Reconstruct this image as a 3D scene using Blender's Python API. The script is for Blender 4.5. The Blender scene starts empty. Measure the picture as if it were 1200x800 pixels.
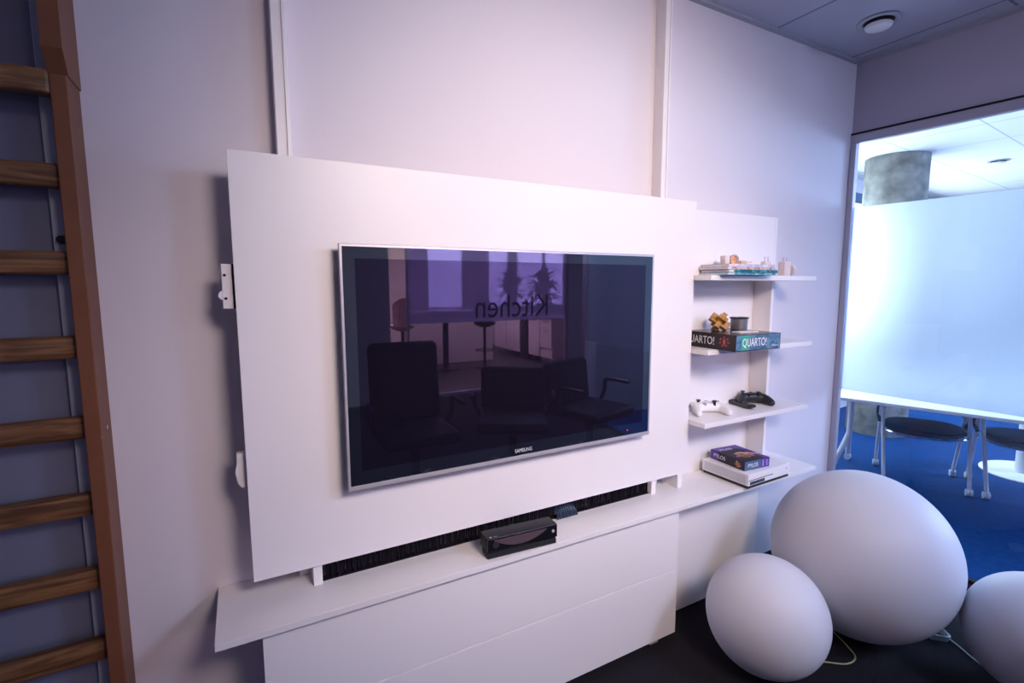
import bpy, bmesh, math, random
from mathutils import Vector, Matrix
random.seed(7)
C = bpy.context.scene.collection
PI = math.pi
W = bpy.context.scene

# ------------------------------------------------------------------ materials
MATS = {}
def nodes(name):
    m = bpy.data.materials.new(name); m.use_nodes = True
    nt = m.node_tree; nt.nodes.clear()
    out = nt.nodes.new('ShaderNodeOutputMaterial')
    MATS[name] = m
    return m, nt, out
def pbr(name, col, rough=.5, spec=.5, metal=0., ior=1.5, noise=0., nscale=40., bump=0., bscale=200., coat=0., emit=None, estr=0., sub=0.):
    m, nt, out = nodes(name)
    b = nt.nodes.new('ShaderNodeBsdfPrincipled')
    b.inputs['Base Color'].default_value = (*col, 1)
    b.inputs['Roughness'].default_value = rough
    b.inputs['Metallic'].default_value = metal
    b.inputs['IOR'].default_value = ior
    b.inputs['Specular IOR Level'].default_value = spec
    b.inputs['Coat Weight'].default_value = coat
    if sub:
        b.inputs['Subsurface Weight'].default_value = sub; b.inputs['Subsurface Radius'].default_value = (1, 1, 1); b.inputs['Subsurface Scale'].default_value = .14
    if emit:
        b.inputs['Emission Color'].default_value = (*emit, 1); b.inputs['Emission Strength'].default_value = estr
    tc = nt.nodes.new('ShaderNodeTexCoord')
    nz = nt.nodes.new('ShaderNodeTexNoise'); nz.inputs['Scale'].default_value = nscale; nz.inputs['Detail'].default_value = 4
    nt.links.new(tc.outputs['Object'], nz.inputs['Vector'])
    mx = nt.nodes.new('ShaderNodeMix'); mx.data_type = 'RGBA'
    mx.inputs[6].default_value = (*[c*(1-noise) for c in col], 1)
    mx.inputs[7].default_value = (*[min(1, c*(1+noise)) for c in col], 1)
    nt.links.new(nz.outputs['Fac'], mx.inputs[0]); nt.links.new(mx.outputs[2], b.inputs['Base Color'])
    if bump:
        n2 = nt.nodes.new('ShaderNodeTexNoise'); n2.inputs['Scale'].default_value = bscale; n2.inputs['Detail'].default_value = 3
        nt.links.new(tc.outputs['Object'], n2.inputs['Vector'])
        bp = nt.nodes.new('ShaderNodeBump'); bp.inputs['Strength'].default_value = bump; bp.inputs['Distance'].default_value = .01
        nt.links.new(n2.outputs['Fac'], bp.inputs['Height']); nt.links.new(bp.outputs['Normal'], b.inputs['Normal'])
    nt.links.new(b.outputs['BSDF'], out.inputs['Surface'])
    return m
def wood(name, c1, c2, scale=(2, 40, 40), rough=.45):
    m, nt, out = nodes(name)
    b = nt.nodes.new('ShaderNodeBsdfPrincipled'); b.inputs['Roughness'].default_value = rough
    tc = nt.nodes.new('ShaderNodeTexCoord'); mp = nt.nodes.new('ShaderNodeMapping'); mp.inputs['Scale'].default_value = scale
    nz = nt.nodes.new('ShaderNodeTexNoise'); nz.inputs['Scale'].default_value = 1.5; nz.inputs['Detail'].default_value = 6; nz.inputs['Distortion'].default_value = 1.2
    cr = nt.nodes.new('ShaderNodeValToRGB')
    cr.color_ramp.elements[0].position = .35; cr.color_ramp.elements[1].position = .68
    cr.color_ramp.elements[0].color = (*c1, 1); cr.color_ramp.elements[1].color = (*c2, 1)
    nt.links.new(tc.outputs['Object'], mp.inputs['Vector']); nt.links.new(mp.outputs['Vector'], nz.inputs['Vector'])
    nt.links.new(nz.outputs['Fac'], cr.inputs['Fac']); nt.links.new(cr.outputs['Color'], b.inputs['Base Color'])
    nt.links.new(b.outputs['BSDF'], out.inputs['Surface'])
    return m
def tiles(name, col, line, size, off=(0, 0)):
    m, nt, out = nodes(name)
    b = nt.nodes.new('ShaderNodeBsdfPrincipled'); b.inputs['Roughness'].default_value = .85
    tc = nt.nodes.new('ShaderNodeTexCoord'); mp = nt.nodes.new('ShaderNodeMapping')
    mp.inputs['Location'].default_value = (off[0], off[1], 0)
    br = nt.nodes.new('ShaderNodeTexBrick'); br.offset = 0
    br.inputs['Color1'].default_value = (*col, 1); br.inputs['Color2'].default_value = (*[c*.97 for c in col], 1)
    br.inputs['Mortar'].default_value = (*line, 1); br.inputs['Scale'].default_value = 1
    br.inputs['Mortar Size'].default_value = .006; br.inputs['Mortar Smooth'].default_value = .1
    br.inputs['Brick Width'].default_value = size; br.inputs['Row Height'].default_value = size
    nt.links.new(tc.outputs['Object'], mp.inputs['Vector']); nt.links.new(mp.outputs['Vector'], br.inputs['Vector'])
    nt.links.new(br.outputs['Color'], b.inputs['Base Color']); nt.links.new(b.outputs['BSDF'], out.inputs['Surface'])
    return m
def glass(name, tint=(1, 1, 1), refl=.07):
    m, nt, out = nodes(name)
    t = nt.nodes.new('ShaderNodeBsdfTransparent'); t.inputs['Color'].default_value = (*tint, 1)
    g = nt.nodes.new('ShaderNodeBsdfGlossy'); g.inputs['Roughness'].default_value = .01
    mx = nt.nodes.new('ShaderNodeMixShader'); mx.inputs['Fac'].default_value = refl
    nt.links.new(t.outputs[0], mx.inputs[1]); nt.links.new(g.outputs[0], mx.inputs[2]); nt.links.new(mx.outputs[0], out.inputs['Surface'])
    return m
def film(name, col, clear=.0, scatter=.0, rough=.5, refl=.35):
    """frosted window film: diffuse front, translucent back, a share of blurred or clear see-through"""
    m, nt, out = nodes(name)
    L = nt.links.new
    tr = nt.nodes.new('ShaderNodeBsdfTranslucent'); tr.inputs['Color'].default_value = (*col, 1)
    df = nt.nodes.new('ShaderNodeBsdfDiffuse'); df.inputs['Color'].default_value = (*col, 1)
    a = nt.nodes.new('ShaderNodeMixShader'); a.inputs['Fac'].default_value = refl
    L(tr.outputs[0], a.inputs[1]); L(df.outputs[0], a.inputs[2]); cur = a
    if scatter:
        rf = nt.nodes.new('ShaderNodeBsdfRefraction'); rf.inputs['Roughness'].default_value = rough; rf.inputs['IOR'].default_value = 1.3
        rf.inputs['Color'].default_value = (*col, 1)
        b = nt.nodes.new('ShaderNodeMixShader'); b.inputs['Fac'].default_value = scatter
        L(cur.outputs[0], b.inputs[1]); L(rf.outputs[0], b.inputs[2]); cur = b
    if clear:
        tp = nt.nodes.new('ShaderNodeBsdfTransparent'); tp.inputs['Color'].default_value = (*col, 1)
        b = nt.nodes.new('ShaderNodeMixShader'); b.inputs['Fac'].default_value = clear
        L(cur.outputs[0], b.inputs[1]); L(tp.outputs[0], b.inputs[2]); cur = b
    L(cur.outputs[0], out.inputs['Surface'])
    return m
def emis(name, col, s):
    m, nt, out = nodes(name)
    e = nt.nodes.new('ShaderNodeEmission'); e.inputs['Color'].default_value = (*col, 1); e.inputs['Strength'].default_value = s
    nt.links.new(e.outputs[0], out.inputs['Surface'])
    return m

M_wall = pbr('wall_paint', (.74, .69, .73), .8, .25, noise=.02, nscale=3, bump=.05, bscale=300)
M_wallblue = pbr('dark_blue_grey_wall', (.20, .21, .29), .8, .25, noise=.03, nscale=3)
M_lam = pbr('white_laminate', (.84, .80, .81), .38, .4, noise=.01, nscale=5)
M_lamtop = pbr('white_laminate_top', (.84, .80, .80), .35, .45, noise=.01, nscale=5)
M_white = pbr('white_plastic', (.82, .80, .82), .35, .5)
M_ball = pbr('matte_white_polyethylene', (.67, .66, .71), .5, .35, noise=.01, nscale=6, sub=.65)
M_black = pbr('black_plastic', (.012, .012, .016), .38, .5)
M_blackmatte = pbr('black_matte_plastic', (.011, .011, .015), .55, .35, noise=.2, nscale=90)
M_gloss = pbr('black_gloss', (.008, .008, .012), .06, .5, ior=1.6)
M_screen = pbr('dark_screen_glass', (.008, .006, .014), .015, .5, ior=1.85)
M_screen.node_tree.nodes['Principled BSDF'].inputs['Specular Tint'].default_value = (.85, .72, 1.0, 1)
M_bezel = pbr('bezel_gloss', (.010, .012, .024), .03, .6, ior=2.3)
M_silver = pbr('silver_trim', (.72, .70, .74), .25, .5, metal=.5)
M_chrome = pbr('chrome', (.75, .76, .8), .15, .5, metal=1)
M_alu = pbr('anodised_frame', (.46, .43, .50), .4, .5, metal=.3)
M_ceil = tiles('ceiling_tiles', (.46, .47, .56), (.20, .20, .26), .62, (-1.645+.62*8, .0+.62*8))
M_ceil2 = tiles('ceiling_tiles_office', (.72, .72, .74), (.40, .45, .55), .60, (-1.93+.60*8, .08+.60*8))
M_carpet = pbr('charcoal_carpet', (.022, .020, .026), .95, .1, noise=.6, nscale=160, bump=.6, bscale=500)
M_carpet2 = pbr('blue_carpet', (.003, .050, .20), .95, .1, noise=.35, nscale=25, bump=.5, bscale=400)
M_kfloor = pbr('brown_floor', (.045, .032, .032), .5, .3, noise=.3, nscale=3)
M_upright = pbr('brown_stained_wood', (.21, .075, .034), .5, .35, noise=.15, nscale=12)
M_rung = wood('varnished_pine', (.10, .038, .014), (.32, .15, .055), (3, 40, 40))
M_burr = wood('burr_wood', (.30, .13, .03), (.62, .33, .09), (25, 25, 25), .5)
M_concrete = pbr('concrete', (.21, .21, .195), .9, .2, noise=.95, nscale=9, bump=.4, bscale=30)
M_brush = pbr('brush_bristles', (.008, .006, .012), .8, .15, noise=.4, nscale=300)
M_bluecable = pbr('dark_blue_cable', (.014, .03, .07), .4, .5)
M_cord = pbr('yellow_green_cord', (.42, .42, .20), .5, .4)
M_cordb = pbr('pale_cord', (.45, .52, .55), .5, .4)
M_navy = pbr('dark_seat_fabric', (.010, .045, .11), .9, .08, noise=.3, nscale=200)
M_whitemetal = pbr('white_powder_coat', (.80, .82, .86), .4, .5)
M_paper = pbr('paper', (.72, .68, .72), .7, .2, noise=.12, nscale=200)
M_grey = pbr('grey_tin', (.22, .22, .25), .35, .5, metal=.4)
M_red = emis('red_standby_light', (1, .05, .15), 1.5)

# ------------------------------------------------------------------ mesh helpers
def link(name, bm, mat, parent=None, smooth=False):
    me = bpy.data.meshes.new(name)
    bmesh.ops.recalc_face_normals(bm, faces=bm.faces)
    bm.to_mesh(me); bm.free()
    for mm in (mat if isinstance(mat, (list, tuple)) else [mat]): me.materials.append(mm)
    if smooth:
        for p in me.polygons: p.use_smooth = True
        if smooth != 'all':
            try: me.set_sharp_from_angle(angle=math.radians(40))
            except Exception: pass
    o = bpy.data.objects.new(name, me); C.objects.link(o)
    if parent: o.parent = parent
    return o
def bx(bm, x0, x1, y0, y1, z0, z1, bev=0., seg=1, mat=None):
    """box (with optional bevel) added to bm; mat = Matrix applied after"""
    t = bmesh.new()
    vs = [t.verts.new((x, y, z)) for x in (x0, x1) for y in (y0, y1) for z in (z0, z1)]
    for f in ((0, 1, 3, 2), (4, 6, 7, 5), (0, 4, 5, 1), (2, 3, 7, 6), (0, 2, 6, 4), (1, 5, 7, 3)): t.faces.new([vs[i] for i in f])
    bmesh.ops.recalc_face_normals(t, faces=t.faces)
    if bev: bmesh.ops.bevel(t, geom=list(t.edges), offset=bev, segments=seg, profile=.5, affect='EDGES')
    if mat is not None: bmesh.ops.transform(t, matrix=mat, verts=t.verts)
    merge(bm, t)
def merge(bm, t):
    mp = {v: bm.verts.new(v.co) for v in t.verts}
    for f in t.faces:
        try:
            g = bm.faces.new([mp[v] for v in f.verts]); g.material_index = f.material_index
        except ValueError: pass
    t.free()
def box(name, x0, x1, y0, y1, z0, z1, mat, parent=None, bev=0., seg=1):
    bm = bmesh.new(); bx(bm, x0, x1, y0, y1, z0, z1, bev, seg); return link(name, bm, mat, parent)
def cyl(bm, r0, r1, z0, z1, n=24, mat=None, cap=True):
    t = bmesh.new()
    bmesh.ops.create_cone(t, cap_ends=cap, segments=n, radius1=r0, radius2=r1, depth=z1-z0)
    bmesh.ops.translate(t, verts=t.verts, vec=(0, 0, (z0+z1)/2))
    if mat is not None: bmesh.ops.transform(t, matrix=mat, verts=t.verts)
    merge(bm, t)
def lathe(bm, prof, n=48, mat=None):
    """surface of revolution about z from [(r,z),...]"""
    t = bmesh.new(); rings = []
    for r, z in prof:
        if r < 1e-6: rings.append([t.verts.new((0, 0, z))])
        else: rings.append([t.verts.new((r*math.cos(2*PI*i/n), r*math.sin(2*PI*i/n), z)) for i in range(n)])
    for a, b in zip(rings, rings[1:]):
        for i in range(n):
            j = (i+1) % n
            if len(a) == 1 and len(b) == 1: continue
            if len(a) == 1: t.faces.new([a[0], b[j], b[i]])
            elif len(b) == 1: t.faces.new([a[i], a[j], b[0]])
            else: t.faces.new([a[i], a[j], b[j], b[i]])
    if mat is not None: bmesh.ops.transform(t, matrix=mat, verts=t.verts)
    merge(bm, t)
def catmull(pts, sub=8):
    P = [Vector(p) for p in pts]; out = []
    Q = [P[0]*2-P[1]] + P + [P[-1]*2-P[-2]]
    for i in range(1, len(Q)-2):
        for k in range(sub):
            t = k/sub; a, b, c, d = Q[i-1:i+3]
            out.append(.5*((2*b) + (c-a)*t + (2*a-5*b+4*c-d)*t*t + (3*b-a-3*c+d)*t**3))
    out.append(P[-1]); return out
def tube(bm, pts, r, n=10, smooth=True, sub=8):
    """round tube along points; r number or list"""
    path = catmull(pts, sub) if smooth and len(pts) > 2 else [Vector(p) for p in pts]
    N = len(path); rings = []
    prev = None
    for i, p in enumerate(path):
        d = (path[min(i+1, N-1)]-path[max(i-1, 0)]).normalized()
        if prev is None: a = d.orthogonal().normalized()
        else: a = (prev - d*prev.dot(d)).normalized()
        prev = a; b = d.cross(a)
        rr = r if not isinstance(r, (list, tuple)) else r[0]+(r[1]-r[0])*i/(N-1)
        rings.append([bm.verts.new(p+rr*(math.cos(2*PI*k/n)*a+math.sin(2*PI*k/n)*b)) for k in range(n)])
    for A, B in zip(rings, rings[1:]):
        for k in range(n): bm.faces.new([A[k], A[(k+1) % n], B[(k+1) % n], B[k]])
    bm.faces.new(rings[0][::-1]); bm.faces.new(rings[-1])
def prism(bm, outline, y0, y1, mat=None):
    """outline [(x,z)] extruded from y0 to y1"""
    t = bmesh.new()
    a = [t.verts.new((x, y0, z)) for x, z in outline]; b = [t.verts.new((x, y1, z)) for x, z in outline]
    n = len(outline); t.faces.new(a); t.faces.new(b[::-1])
    for i in range(n): t.faces.new([a[i], b[i], b[(i+1) % n], a[(i+1) % n]])
    bmesh.ops.recalc_face_normals(t, faces=t.faces)
    if mat is not None: bmesh.ops.transform(t, matrix=mat, verts=t.verts)
    merge(bm, t)
def rrect(w, h, r, n=6):
    """rounded rectangle centred on 0 as [(x,z)]"""
    out = []
    for cx, cz, a0 in ((w/2-r, h/2-r, 0), (-w/2+r, h/2-r, PI/2), (-w/2+r, -h/2+r, PI), (w/2-r, -h/2+r, 1.5*PI)):
        for i in range(n+1): out.append((cx+r*math.cos(a0+PI/2*i/n), cz+r*math.sin(a0+PI/2*i/n)))
    return out
def empty(name, loc=(0, 0, 0), rz=0.):
    o = bpy.data.objects.new(name, None); C.objects.link(o); o.location = loc; o.rotation_euler = (0, 0, rz); o.empty_display_size = .05
    return o
def tag(o, label, cat, group=None):
    o['label'] = label; o['category'] = cat
    if group: o['group'] = group
    return o
def thing(name, label, cat, loc=(0, 0, 0), rz=0., group=None): return tag(empty(name, loc, rz), label, cat, group)
def struct(o): o['kind'] = 'structure'; return o
def kids(o): return [c for c in bpy.data.objects if c.parent == o]
def copy_tree(o, parent=None):
    c = o.copy(); C.objects.link(c)
    if parent: c.parent = parent
    for k in kids(o): copy_tree(k, c)
    return c
def lettering(name, s, size, mat, parent, origin, right, up, depth=.0006, align='LEFT', lift=.0004, sx=1.):
    cu = bpy.data.curves.new(name, 'FONT'); cu.body = s; cu.size = size; cu.align_x = align; cu.extrude = depth/2; cu.resolution_u = 3
    tmp = bpy.data.objects.new(name, cu); C.objects.link(tmp)
    me = bpy.data.meshes.new_from_object(tmp.evaluated_get(bpy.context.evaluated_depsgraph_get()))
    bpy.data.objects.remove(tmp); bpy.data.curves.remove(cu)
    me.name = name; me.materials.clear(); me.materials.append(mat)
    r = Vector(right).normalized(); u = Vector(up).normalized(); n = r.cross(u)
    M = Matrix((r*sx, u, n)).transposed().to_4x4(); M.translation = Vector(origin)+n*(lift+depth/2)
    me.transform(M)
    o = bpy.data.objects.new(name, me); C.objects.link(o)
    if parent: o.parent = parent
    return o
def skin(name, pts, edges, rad, mat, parent=None, scale=(1, 1, 1), sub=2):
    """smooth organic body grown round a skeleton (Skin + Subdivision, applied)"""
    me = bpy.data.meshes.new(name); me.from_pydata(pts, edges, [])
    o = bpy.data.objects.new(name, me); C.objects.link(o)
    sm = o.modifiers.new('s', 'SKIN'); sm.use_smooth_shade = True
    for i, r in enumerate(rad):
        sv = me.skin_vertices[0].data[i]; sv.radius = (r, r) if not isinstance(r, tuple) else r
        sv.use_root = i == 0
    sb = o.modifiers.new('b', 'SUBSURF'); sb.levels = sub; sb.render_levels = sub
    new = bpy.data.meshes.new_from_object(o.evaluated_get(bpy.context.evaluated_depsgraph_get()))
    bpy.data.objects.remove(o); bpy.data.meshes.remove(me)
    new.name = name; new.transform(Matrix.Diagonal((*scale, 1)))
    new.materials.clear(); new.materials.append(mat)
    for p in new.polygons: p.use_smooth = True
    o = bpy.data.objects.new(name, new); C.objects.link(o)
    if parent: o.parent = parent
    return o

# ------------------------------------------------------------------ camera
F_PX = 580.4
yaw, pitch, roll = .4995, -.1125, -.002
cam = bpy.data.cameras.new('camera'); co = bpy.data.objects.new('camera', cam); C.objects.link(co)
cam.sensor_width = 36; cam.lens = F_PX*36/1200; cam.clip_start = .02
fw = Vector((math.sin(yaw)*math.cos(pitch), math.cos(yaw)*math.cos(pitch), math.sin(pitch)))
rt = Vector((math.cos(yaw), -math.sin(yaw), 0)); up = rt.cross(fw)
r2 = math.cos(roll)*rt+math.sin(roll)*up; u2 = -math.sin(roll)*rt+math.cos(roll)*up
mw = Matrix((r2, u2, -fw)).transposed().to_4x4(); mw.translation = Vector((-.5855, -1.5588, 1.425))
co.matrix_world = mw
W.camera = co

CEIL = 2.5956
PSI = .0903
O2 = Vector((2.3554, 0, 0))
ex = Vector((math.cos(PSI), math.sin(PSI), 0)); ey = Vector((-math.sin(PSI), math.cos(PSI), 0))
def fr(o):   # put an object modelled in the glass wall's frame into the room
    o.location = O2; o.rotation_euler = (0, 0, PSI); return o
def toF(x, y):
    d = Vector((x, y, 0))-O2; return d.dot(ex), d.dot(ey)

# ------------------------------------------------------------------ the setting
def poly(name, pts, z0, z1, mat):
    bm = bmesh.new()
    a = [bm.verts.new((x, y, z0)) for x, y in pts]; b = [bm.verts.new((x, y, z1)) for x, y in pts]
    n = len(pts); bm.faces.new(a[::-1]); bm.faces.new(b)
    for i in range(n): bm.faces.new([a[i], a[(i+1) % n], b[(i+1) % n], b[i]])
    return struct(link(name, bm, mat))
def Fp(u, v): p = O2+ex*u+ey*v; return (p.x, p.y)
YB = -4.75
e1 = Fp(0, .1); e2 = Fp(0, -3.05); e3 = Fp(0, YB)
poly('floor', [(-3.4, YB), (5.2, YB), Fp(0.02, -3.1), Fp(.02, 0.), (2.3554, .1), (-3.4, .1)], -.05, 0, M_carpet)
poly('floor.001', [Fp(.02, .0), Fp(.02, -3.1), Fp(7.2, -3.1), Fp(7.2, 1.3), Fp(.02, 1.3)], -.05, 0, M_carpet2)
poly('floor.002', [(-.5, -9.7), (8.5, -9.7), (8.5, YB), (-.5, YB)], -.05, 0, M_kfloor)
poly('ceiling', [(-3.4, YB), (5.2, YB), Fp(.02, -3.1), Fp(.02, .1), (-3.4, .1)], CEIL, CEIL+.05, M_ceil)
o = fr(box('ceiling.001', .06, 7.2, -3.1, 1.3, CEIL, CEIL+.05, M_ceil2)); struct(o)
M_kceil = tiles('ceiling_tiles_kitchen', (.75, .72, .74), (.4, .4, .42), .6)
poly('ceiling.002', [(-.5, -9.7), (8.5, -9.7), (8.5, YB), (-.5, YB)], CEIL, CEIL+.05, M_kceil)
struct(box('wall_back', -.962, 2.3554, 0, .1, 0, CEIL, M_wall))
struct(box('wall_back_left', -3.4, -.962, 0, .1, 0, CEIL, M_wallblue))  # wall section left of the batten, darker blue-grey than the rest
# header above the glass partition
o = fr(box('wall_right', .0, .06, -3.05, .0, 2.2212, CEIL, pbr('header_shade_colour', (.50, .45, .52), .8, .25))); struct(o)  # wall colour darkened to paint in the shade on this face
# shadow-gap trims where the walls meet the ceiling
M_trim = pbr('grey_ceiling_trim', (.40, .41, .46), .6, .3)
struct(box('trim_1', -3.4, 2.34, -.022, 0, CEIL-.012, CEIL, M_trim))
o = fr(box('trim_2', -.05, 0, -3.05, -.02, CEIL-.012, CEIL, M_trim)); struct(o)
# glass partition with aluminium frame and frosted film
win = struct(empty('window_1', O2, PSI))
bm = bmesh.new(); bx(bm, -.012, .025, -3.05, -.001, 2.176, 2.2212, .002); link('head_frame', bm, M_alu, win)
bm = bmesh.new(); bx(bm, -.012, .025, -.030, -.001, 0, 2.176, .002); link('corner_frame', bm, M_alu, win)
bm = bmesh.new(); bx(bm, -.010, .022, -3.05, -.030, 0, .018, .002); link('bottom_frame', bm, M_blackmatte, win)
bm = bmesh.new(); bx(bm, -.03, .11, -3.12, -3.05, 0, CEIL, .003); link('end_post', bm, M_alu, win)
bm = bmesh.new(); bx(bm, -.0135, -.0005, -3.05, -.001, 2.2214, 2.2305); link('shadow_gap_strip', bm, M_blackmatte, win)  # black strip painted in for the shadow gap at the header's lower edge
bm = bmesh.new(); bx(bm, -.001, .003, -3.05, -.030, .018, 2.176); link('pane', bm, glass('partition_glass', (.97, .99, 1), .02), win)
M_film = film('frosted_film', (.86, .90, .96), scatter=.80, rough=.6, refl=.25)
bm = bmesh.new(); bx(bm, .0035, .0055, -3.05, -.030, .8414, 1.8395); link('frosted_film', bm, M_film, win)

# ------------------------------------------------------------------ wall bars (ladder)
lad = thing('wall_bars', 'brown wooden wall ladder with square rungs fixed to the left end of the wall', 'wall ladder', (-.906, -.05, 0))
def loc(bm, o): bmesh.ops.translate(bm, verts=bm.verts, vec=-o.location); return bm
def upright(x0, x1, nm='upright'):
    bm = bmesh.new()
    bx(bm, x0, x1, -.1, 0, 0, 1.93, .002)
    # the head of the post stands further out than its shaft
    t = bmesh.new(); prism(t, [(-.130, 1.925), (-.130, 2.5), (0, 2.5), (0, 1.88), (-.1, 1.88)], x0-.001, x1+.003)
    bmesh.ops.transform(t, matrix=Matrix(((0, 1, 0, 0), (1, 0, 0, 0), (0, 0, 1, 0), (0, 0, 0, 1))), verts=t.verts)
    merge(bm, t)
    return link(nm, loc(bm, lad), M_upright, lad)
upright(-.9215, -.8905); upright(-1.80, -1.77)
zr = [2.25, 1.862, 1.671, 1.478, 1.284, 1.092, .903, .713, .527, .34, .15]
for z in zr:
    yc = -.085 if z > 1.8 else -.058
    if z > 2.: yc = -.12
    bm = bmesh.new(); bx(bm, -1.772, -.9205, yc-.017, yc+.017, z-.026, z+.026, .007, 3); link('rung', loc(bm, lad), M_rung, lad, True)
bm = bmesh.new(); bx(bm, -.961, -.9225, -.02, 0, 0, 2.5, .002); link('mounting_batten', loc(bm, lad), pbr('pale_blue_batten', (.50, .52, .60), .5, .4), lad)
Rx = Matrix.Rotation(PI/2, 4, 'Y')
bm = bmesh.new(); cyl(bm, .006, .006, 0, .003, 14, Matrix.Translation((-.8905, -.055, 1.085)) @ Rx); link('bolt', loc(bm, lad), M_chrome, lad)
bm = bmesh.new(); cyl(bm, .011, .009, 0, .014, 16, Matrix.Translation((-.944, -.02, 1.533)) @ Matrix.Rotation(PI/2, 4, 'X')); link('knob', loc(bm, lad), M_black, lad, True)

# ------------------------------------------------------------------ media wall
for x, lb, d in ((-.478, 'white vertical trunking above the left part of the large TV board', .058), (.917, 'white vertical trunking above the right end of the large TV board', .058)):
    t = thing('cable_trunking', lb, 'trunking', (x, 0, 0))
    w = .036 if x < 0 else .030
    bm = bmesh.new(); bx(bm, 0, w, -d+.004, 0, .5756, CEIL-.013, .0015); link('channel', bm, M_lam, t)
    bm = bmesh.new(); bx(bm, w*.72, w, -d, -d+.0045, .60, CEIL-.0135, .001); link('cover_strip', bm, M_white, t)

pnl = thing('media_board', 'large white board standing behind the television', 'board', (.21, -.131, 0))
bm = bmesh.new(); bx(bm, -.597, 1.0266, -.1409, -.122, .640, 1.7547, .001); link('board', loc(bm, pnl), M_lam, pnl)
for x0 in (-.4475, .842, .982):
    bm = bmesh.new(); bx(bm, x0, x0+.024, -.128 if x0 < .9 else -.135, -.062, .5757, .70, .0008)
    # foot stops under / behind the board
    link('foot', loc(bm, pnl), M_lam, pnl)
bk = thing('bracket', 'small white metal bracket with two screws on the left edge of the TV board', 'bracket', (-.612, -.1175, 1.424))
bm = bmesh.new(); bx(bm, -.013, .030, -.004, .004, -.056, .056, .001); cyl(bm, .012, .012, -.002, .003, 20, Matrix.Translation((-.010, 0, -.022)) @ Matrix.Rotation(PI/2, 4, 'X')); link('plate', bm, M_white, bk)
for z in (.028, -.03):
    bm = bmesh.new(); cyl(bm, .0035, .0035, 0, .002, 12, Matrix.Translation((-.006, -.004, z)) @ Matrix.Rotation(PI/2, 4, 'X')); link('screw', bm, M_blackmatte, bk)
bm = bmesh.new(); bx(bm, .010, .015, -.005, .006, -.056, .056); link('rubber_strip', bm, M_blackmatte, bk)
hk = thing('cable_clip', 'white plastic cable clip behind the lower left edge of the TV board', 'clip', (-.606, -.11, .945))
bm = bmesh.new(); prism(bm, [(-.012, .045), (.014, .045), (.014, -.045), (-.004, -.048), (-.012, -.035), (-.017, -.005), (-.012, .02)], -.008, .01); link('body', bm, M_white, hk)
bm = bmesh.new(); bx(bm, -.006, .016, -.011, -.008, .028, .036); link('latch', bm, M_white, hk)

# television
tv = thing('television', 'large flat television with black glossy screen mounted on the white board', 'television', (.2018, -.15, .86))
TX0, TX1, TZ0, TZ1 = -.3528, .7564, .8601, 1.5347
SX0, SX1, SZ0, SZ1 = -.3148, .7180, .9125, 1.4975
def frame(bm, o0, o1, p0, p1, i0, i1, j0, j1, ya, yb):
    """rectangular ring between outer o0..o1 x p0..p1 and inner i0..i1 x j0..j1"""
    for (x0, x1, z0, z1) in ((o0, o1, j1, p1), (o0, o1, p0, j0), (o0, i0, j0, j1), (i1, o1, j0, j1)): bx(bm, x0, x1, ya, yb, z0, z1)
bm = bmesh.new(); bx(bm, TX0+.02, TX1-.02, -.176, -.1412, TZ0+.02, TZ1-.02, .006, 2); link('back_housing', loc(bm, tv), M_blackmatte, tv)
bm = bmesh.new(); bx(bm, SX0, SX1, -.1895, -.1770, SZ0, SZ1); link('screen', loc(bm, tv), M_screen, tv)
bm = bmesh.new(); frame(bm, TX0+.006, TX1-.006, TZ0+.012, TZ1-.006, SX0, SX1, SZ0, SZ1, -.1905, -.1770); link('bezel', loc(bm, tv), M_bezel, tv)
bm = bmesh.new(); frame(bm, TX0, TX1, TZ0, TZ1, TX0+.006, TX1-.006, TZ0+.012, TZ1-.006, -.1915, -.176); link('edge_trim', loc(bm, tv), M_silver, tv)
bm = bmesh.new(); frame(bm, TX0-.0012, TX1+.0012, TZ0-.0015, TZ1+.0012, TX0, TX1, TZ0, TZ1, -.1905, -.176); link('outer_edge', loc(bm, tv), pbr('smoked_acrylic_edge', (.22, .21, .26), .2, .5), tv)
M_letter = pbr('pale_lettering', (.75, .74, .78), .4, .4)
lettering('brand_lettering', 'SAMSUNG', .0175, M_letter, tv, Vector((.2035, -.1905, .8825))-tv.location, (1, 0, 0), (0, 0, 1), align='CENTER', sx=.82)
bm = bmesh.new(); cyl(bm, .0022, .0022, 0, .0015, 12, Matrix.Translation(Vector((.6487, -.1905, .8905))-tv.location) @ Matrix.Rotation(PI/2, 4, 'X')); link('standby_light', bm, M_red, tv)

# long shelf under the TV, brush strip, cabinets
dsk = thing('long_shelf', 'long white shelf running under the television board', 'shelf', (.535, -.13, .5755))
bm = bmesh.new(); bx(bm, -.6864, 1.7564, -.2642, -.0005, .5575, .5755, .0008); link('shelf_board', loc(bm, dsk), M_lamtop, dsk)
bm = bmesh.new(); bx(bm, -.4215, .846, -.113, -.09, .5755, .5785)
rb = random.Random(3)
x = -.4215
while x < .846:   # bristles
    w = rb.uniform(.0016, .0034); y = -.112+rb.uniform(0, .012)
    if not (.378 < x < .467): bx(bm, x, min(x+w, .846), y, y+.003, .577, .668)
    x += w*.9
link('brush_strip', loc(bm, dsk), M_brush, dsk)
cab = thing('low_cabinet', 'low white cabinet with two wide drawer fronts under the long shelf', 'cabinet', (.15, -.12, 0))
bm = bmesh.new(); bx(bm, -.585, .8832, -.222, -.001, .03, .5570, .0005); link('body', loc(bm, cab), M_lam, cab)
bm = bmesh.new(); bx(bm, -.585, .8832, -.24, -.2222, .3046, .5565, .0008); link('drawer_front', loc(bm, cab), M_lam, cab)
bm = bmesh.new(); bx(bm, -.585, .8832, -.24, -.2222, .03, .3020, .0008); link('drawer_front', loc(bm, cab), M_lam, cab)
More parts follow.
